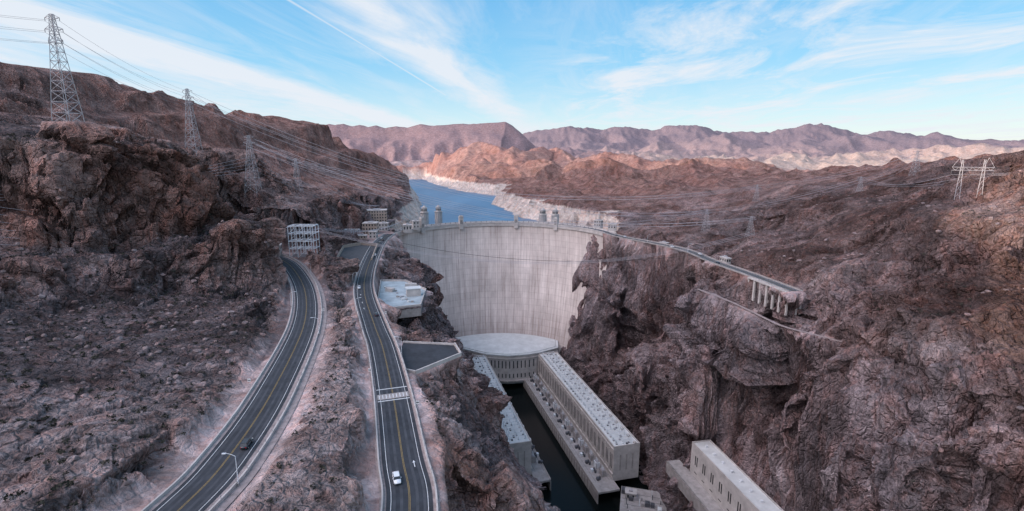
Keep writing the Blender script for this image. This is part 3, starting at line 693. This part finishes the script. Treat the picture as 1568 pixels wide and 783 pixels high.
building('office_building',-160,538,9,7,6,.1,'tan',2,181.3)
building('snack_bar',-128,618,10,9,7,.2,'concrete_w',1,181)
building('restroom_building',-122,640,8,8,9,.4,'concrete_w',2,181)
building('office_building',124,625,10,8,6,-.3,'concrete_w',1,182)
building('exhibit_building',112,655,9,8,8,-.6,'concrete_w',2,181)
building('snack_bar',128,575,7,5,4,-1.2,'tan',1)
building('utility_shed',92,352,8,6,5,-.25,'concrete',1,10.5)
building('gatehouse',153,505,8,5,4,-.9,'tan',1)
building('roadside_shelter',171,400,9,4,3.5,-1.4,'concrete_w',1,187)
# viaduct deck and piers under the right-hand road
b=MB(); l=[p for p in lC if p.y<352]
for i in range(0,len(l),2):
    for o_ in(-5.0,-2.2,5.0):
        p=offs(l,o_)[i]; b.box((p.x,p.y,p.z-8.3),(1.1,1.5,15),'concrete_w',.2)
for a_,c_ in zip(l[:-1],l[1:]): 
    mid=(a_+c_)/2; dd=c_-a_; b.box((mid.x,mid.y,mid.z-.62),(dd.length+.1,12.4,1.0),'concrete_w',math.atan2(dd.y,dd.x))
b.obj('viaduct_bridge')

# ------------------------------------------------------------------ street lamps
def lamp(x,y,z,h,toward):
    b=MB(); b.cyl((x,y,z-.3),.22,.9,'concrete',8); b.beam((x,y,z),(x,y,z+h),.11,'steel_w',8,.07)
    t=Vector(toward).normalized(); pr=Vector((x,y,z+h))
    for k in range(1,6):
        a_=k/5; c=Vector((x,y,z+h))+Vector((t.x,t.y,0))*2.2*a_+Vector((0,0,.7*math.sin(a_*math.pi/2))); b.beam(pr,c,.06,'steel_w',6); pr=c
    b.box((pr.x+t.x*.35,pr.y+t.y*.35,pr.z-.02),(.9,.35,.2),'steel_w',math.atan2(t.y,t.x)); b.box((pr.x+t.x*.35,pr.y+t.y*.35,pr.z-.14),(.6,.26,.06),'lampglass',math.atan2(t.y,t.x))
    b.obj('street_lamp')
for ln,y,s in((lA,106,7.9),(lA,212,7.9),(lA,262,-7.5),(lA,330,7.9),(lB,200,6.9),(lB,265,-6.9),(lB,330,-6.9),(lB,395,6.9),(lB,470,6.9),(lC,500,4.8),(lC,440,4.8)):
    p,t=frame_at(ln,y); n_=Vector((t.y,-t.x,0)); q_=p+n_*s; lamp(q_.x,q_.y,q_.z,7.5,-n_*s)
def sign(ln,y,s):
    p,t=frame_at(ln,y); n_=Vector((t.y,-t.x,0)); q_=p+n_*s; b=MB(); b.beam(q_,q_+Vector((0,0,3)),.06,'steel'); b.box((q_.x,q_.y,q_.z+2.8),(1.1,.06,1.1),'white',0); b.box((q_.x,q_.y-.05,q_.z+2.8),(.9,.03,.3),'steel_d',0); b.obj('traffic_sign')
for a_ in((lA,160,-8),(lB,180,-6.9),(lB,250,6.9),(lA,240,8.3),(lB,150,6.9)): sign(*a_)

# ------------------------------------------------------------------ cars
def car(name,ln,y,s,rev,paint,suv=False,L=4.7):
    p,t=frame_at(ln,y); n_=Vector((t.y,-t.x,0)); c=p+n_*s; t=-t if rev else t
    e=empty(name,(c.x,c.y,c.z+.1),(0,0,math.atan2(t.y,t.x)))
    Hh=1.75 if suv else 1.45; W_=.93
    st=[(-L/2,.55,.80,.72),(-L/2+.15,.35,.98,.88),(-L/2+.9,.28,1.02,W_),(0,.26,.98,W_),(L/2-1.2,.27,.95,W_),(L/2-.35,.32,.80,.86),(L/2,.45,.66,.70)]
    b=MB(); vs=[]
    for x,zb,zt,w_ in st: vs+=[(x,-w_*.9,zb),(x,-w_,(zb+zt)/2),(x,-w_*.9,zt),(x,0,zt+.04),(x,w_*.9,zt),(x,w_,(zb+zt)/2),(x,w_*.9,zb)]
    fs=[]
    for i in range(len(st)-1):
        for k in range(7): fs.append((i*7+k,i*7+(k+1)%7,(i+1)*7+(k+1)%7,(i+1)*7+k))
    fs+=[tuple(range(6,-1,-1)),tuple(range(42,49))]; b.add(vs,fs,paint)
    b.obj('body',e,True)
    def cab(x0,x1,x2,x3,z0,z1,wb,wt,mat,nm):
        b=MB(); vs=[(x0,-wb,z0),(x3,-wb,z0),(x3,wb,z0),(x0,wb,z0),(x1,-wt,z1),(x2,-wt,z1),(x2,wt,z1),(x1,wt,z1)]
        b.add(vs,[(0,1,5,4),(1,2,6,5),(2,3,7,6),(3,0,4,7),(4,5,6,7)],mat); b.obj(nm,e)
    r0=-L/2+.25 if suv else -L/2+.8
    cab(r0,r0+.45,.55,1.25,.96,Hh-.06,.84,.68,'glass','windows')
    b=MB(); b.box(((r0+.5+.6)/2,0,Hh-.03),(1.1-r0-.85,1.34,.07),paint)
    for sx in(-.76,.76):
        for xx in(r0+.35,-.35,.75): b.beam((xx,sx*1.08,.97),(xx*.85-.05,sx*.93,Hh-.06),.045,paint)
    b.obj('roof',e)
    for i,(xx,yy) in enumerate(((-L/2+.85,-.84),(-L/2+.85,.84),(L/2-.85,-.84),(L/2-.85,.84))):
        b=MB(); b.beam((xx,yy-.12,.33),(xx,yy+.12,.33),.33,'tyre',18); b.beam((xx,yy-.14,.33),(xx,yy+.14,.33),.2,'steel',12); b.obj('wheel_%d'%(i+1),e)
    b=MB()
    for sy in(-.62,.62): b.box((L/2-.08,sy,.68),(.14,.34,.16),'lampglass'); b.box((-L/2+.07,sy,.82),(.14,.3,.2),'taillens')
    for sy in(-1.02,1.02): b.box((.75,sy,1.02),(.16,.16,.14),paint)
    b.box((L/2-.02,0,.45),(.1,1.2,.18),'steel_d'); b.obj('trim',e)
car('suv',lA,122,2.6,False,'car_d',True,4.9); car('sedan_car',lB,117,-2.5,True,'car_w',False,4.8)
car('sedan_car',lB,256,2.6,False,'car_d'); car('sedan_car',lB,318,-3,True,'car_w'); car('sedan_car',lB,440,2.5,False,'car_w'); car('suv',lC,470,1.7,False,'car_w',True)
for y,s,pt in((500,-2.4,'car_w'),(535,2.4,'car_d'),(550,-2.4,'car_w')): car('sedan_car',lB,y,s,s<0,pt)
for y,s,pt in((560,1.7,'car_d'),(545,-1.7,'car_w'),(430,-1.7,'car_w'),(395,1.7,'car_d')): car('sedan_car',lC,y,s,s<0,pt)

# ------------------------------------------------------------------ scattered shrubs and boulders
vs=[];fs=[]
def scatter(n,zone,fn):
    k=0;t=0
    while k<n and t<n*12:
        t+=1; x,y=zone()
        if any(inside(np.array([x]),np.array([y]),p)[0] for p,_ in PADS): continue
        r=math.hypot(x,y); i=int(np.searchsorted(rr,r)); j=int(np.searchsorted(th,math.atan2(x,y)))
        if i<1 or i>=NR-1 or j<1 or j>=NA-1 or flat[i,j]<.6 or nz[i,j]<.62: continue
        fn(x,y,float(Z2[i,j])); k+=1
def zone_all():
    if random.random()<.68: return random.uniform(-260,-20),random.uniform(70,420)
    return random.uniform(100,380),random.uniform(140,600)
def shrub(x,y,z):
    s=random.uniform(.4,1.15)
    for _ in range(16):
        d=Vector((random.gauss(0,1),random.gauss(0,1),abs(random.gauss(0,.8)))).normalized()*s*random.uniform(.3,1)
        c=Vector((x,y,z))+d; u=Vector((random.gauss(0,1),random.gauss(0,1),random.gauss(0,1))).normalized()*s*.35; w_=u.orthogonal()
        o=len(vs); vs.extend([c-u,c+u,c+w_]); fs.append((o,o+1,o+2))
scatter(3800,zone_all,shrub)
b=MB(); b.add(vs,fs,'shrub'); b.obj('desert_shrubs')
import bmesh
bmx=bmesh.new(); bmesh.ops.create_icosphere(bmx,subdivisions=2,radius=1); IV=np.array([v.co[:] for v in bmx.verts]); IF=[tuple(v.index for v in f.verts) for f in bmx.faces]; bmx.free()
BV=[];BF=[]
def boulder(x,y,z):
    s=random.choice((.4,.5,.7,1.0,1.4)); 
    pl_=rng.normal(size=(7,3)); pl_/=np.linalg.norm(pl_,axis=1)[:,None]; v=IV.copy()
    for p in pl_:
        d=v@p; v-=np.outer(np.clip(d-.6,0,None),p)
    v*=np.array([s*random.uniform(.8,1.4),s*random.uniform(.8,1.4),s*random.uniform(.6,1)]); v+=np.array([x,y,z+s*.1])
    o=len(BV); BV.extend(map(tuple,v)); BF.extend([tuple(i+o for i in f) for f in IF])
scatter(1500,zone_all,boulder)
me=bpy.data.meshes.new('boulders'); me.from_pydata(BV,[],BF); a=me.attributes.new('tint','FLOAT_COLOR','POINT')
a.data.foreach_set('color',np.tile([.27,.215,.21,1],(len(BV),1)).astype(np.float32).ravel()); a=me.attributes.new('fine','FLOAT','POINT'); a.data.foreach_set('value',np.full(len(BV),.5,np.float32))
me.materials.append(M['rock']); o=bpy.data.objects.new('boulders',me); scene.collection.objects.link(o)

# ------------------------------------------------------------------ sky
wd=bpy.data.worlds.new("World"); scene.world=wd; wd.use_nodes=True; nt=NT(wd.node_tree)
bg=wd.node_tree.nodes['Background']; bg.inputs['Strength'].default_value=.14
tc=nt.new('ShaderNodeTexCoord').outputs['Generated']
sky=nt.new('ShaderNodeTexSky'); sky.sky_type='NISHITA'; sky.sun_disc=False; sky.sun_elevation=SUN_EL; sky.sun_rotation=SUN_AZ; sky.air_density=1; sky.dust_density=.5
sp=nt.new('ShaderNodeSeparateXYZ'); nt.l.new(tc,sp.inputs[0]); dx_,dy_,dz_=sp.outputs
grad=nt.ramp(dz_,[(0.0,(.64,.70,.71)),(.07,(.43,.62,.74)),(.16,(.20,.48,.73)),(.32,(.085,.34,.66)),(1.0,(.12,.28,.52))])
g10=nt.mix(1,grad,(10,10,10),'MULTIPLY')
base=nt.mix(.84,nt.mix(1,sky.outputs[0],(2.0,2.0,2.0),'MULTIPLY'),g10)
zz=nt.math('ADD',nt.math('MAXIMUM',dz_,0),.045)
px=nt.math('DIVIDE',dx_,zz); py=nt.math('DIVIDE',dy_,zz)
bb=nt.math('ADD',nt.math('MULTIPLY',px,.989),nt.math('MULTIPLY',py,-.148)); aa=nt.math('ADD',nt.math('MULTIPLY',px,.148),nt.math('MULTIPLY',py,.989))
cb=nt.new('ShaderNodeCombineXYZ'); nt.l.new(nt.math('MULTIPLY',bb,1.0),cb.inputs[0]); nt.l.new(nt.math('MULTIPLY',aa,.20),cb.inputs[1])
streak=nt.noise(cb.outputs[0],1.9,9,.66,.9)
cb2=nt.new('ShaderNodeCombineXYZ'); nt.l.new(px,cb2.inputs[0]); nt.l.new(nt.math('MULTIPLY',py,.55),cb2.inputs[1])
puff=nt.noise(cb2.outputs[0],1.1,11,.66,.7)
def gauss(c,w_): 
    q=nt.math('DIVIDE',nt.math('SUBTRACT',bb,c),w_); return nt.math('POWER',2.718,nt.math('MULTIPLY',nt.math('MULTIPLY',q,q),-1))
bands=nt.math('ADD',nt.math('MULTIPLY',gauss(-3.25,.45),.38),nt.math('MULTIPLY',gauss(-1.3,.36),.34))
bands=nt.math('ADD',bands,nt.math('MULTIPLY',gauss(-4.4,.9),.25))
c1=nt.math('ADD',nt.math('ADD',nt.math('MULTIPLY',streak,.6),nt.math('MULTIPLY',puff,.4)),bands); c1=nt.math('MULTIPLY',nt.math('SUBTRACT',c1,.57),3.4,True)
right=nt.math('MULTIPLY',nt.math('ADD',px,.1),.9,True)
c2=nt.math('MULTIPLY',nt.math('MULTIPLY',nt.math('SUBTRACT',puff,.44),5.0,True),right,True)
c3=nt.math('MULTIPLY',nt.math('SUBTRACT',streak,.46),1.5,True)
cl_=nt.math('MAXIMUM',nt.math('MAXIMUM',c1,c2),c3)
q=nt.math('ABSOLUTE',nt.math('ADD',nt.math('SUBTRACT',px,nt.math('MULTIPLY',py,.1377)),1.65))
ct=nt.math('SUBTRACT',1,nt.math('DIVIDE',q,.020),True); ct=nt.math('MULTIPLY',ct,nt.math('LESS_THAN',py,6.3)); ct=nt.math('MULTIPLY',ct,nt.math('GREATER_THAN',py,0)); cl_=nt.math('MAXIMUM',cl_,nt.math('MULTIPLY',ct,.7))
cl_=nt.math('MULTIPLY',cl_,.9); cl_=nt.math('MULTIPLY',cl_,nt.math('GREATER_THAN',dz_,0))
fin=nt.mix(cl_,base,(6.0,6.25,6.7))
ga,ge=math.radians(240),math.radians(42)  # broad glow added to the sky behind the camera to brighten the terrain
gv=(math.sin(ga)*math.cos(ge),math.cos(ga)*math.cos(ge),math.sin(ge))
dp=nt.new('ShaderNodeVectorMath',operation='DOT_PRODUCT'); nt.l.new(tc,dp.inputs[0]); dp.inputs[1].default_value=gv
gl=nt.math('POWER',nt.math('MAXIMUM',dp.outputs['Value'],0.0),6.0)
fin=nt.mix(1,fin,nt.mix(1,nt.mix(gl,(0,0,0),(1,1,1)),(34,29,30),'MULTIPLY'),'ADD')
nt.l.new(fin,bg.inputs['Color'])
L=bpy.data.lights.new('sun','SUN'); L.energy=3.6; L.angle=math.radians(.6); L.color=(1,.78,.60)
o=bpy.data.objects.new('sun',L); scene.collection.objects.link(o)
d=Vector((math.sin(SUN_AZ)*math.cos(SUN_EL),math.cos(SUN_AZ)*math.cos(SUN_EL),math.sin(SUN_EL)))
o.rotation_euler=d.to_track_quat('Z','Y').to_euler()
cam=bpy.data.cameras.new('camera'); cam.sensor_width=36; cam.lens=17.9; cam.clip_end=30000; cam.clip_start=.5
o=bpy.data.objects.new('camera',cam); scene.collection.objects.link(o); o.location=(0,0,270); o.rotation_euler=(math.radians(79),0,0); scene.camera=o
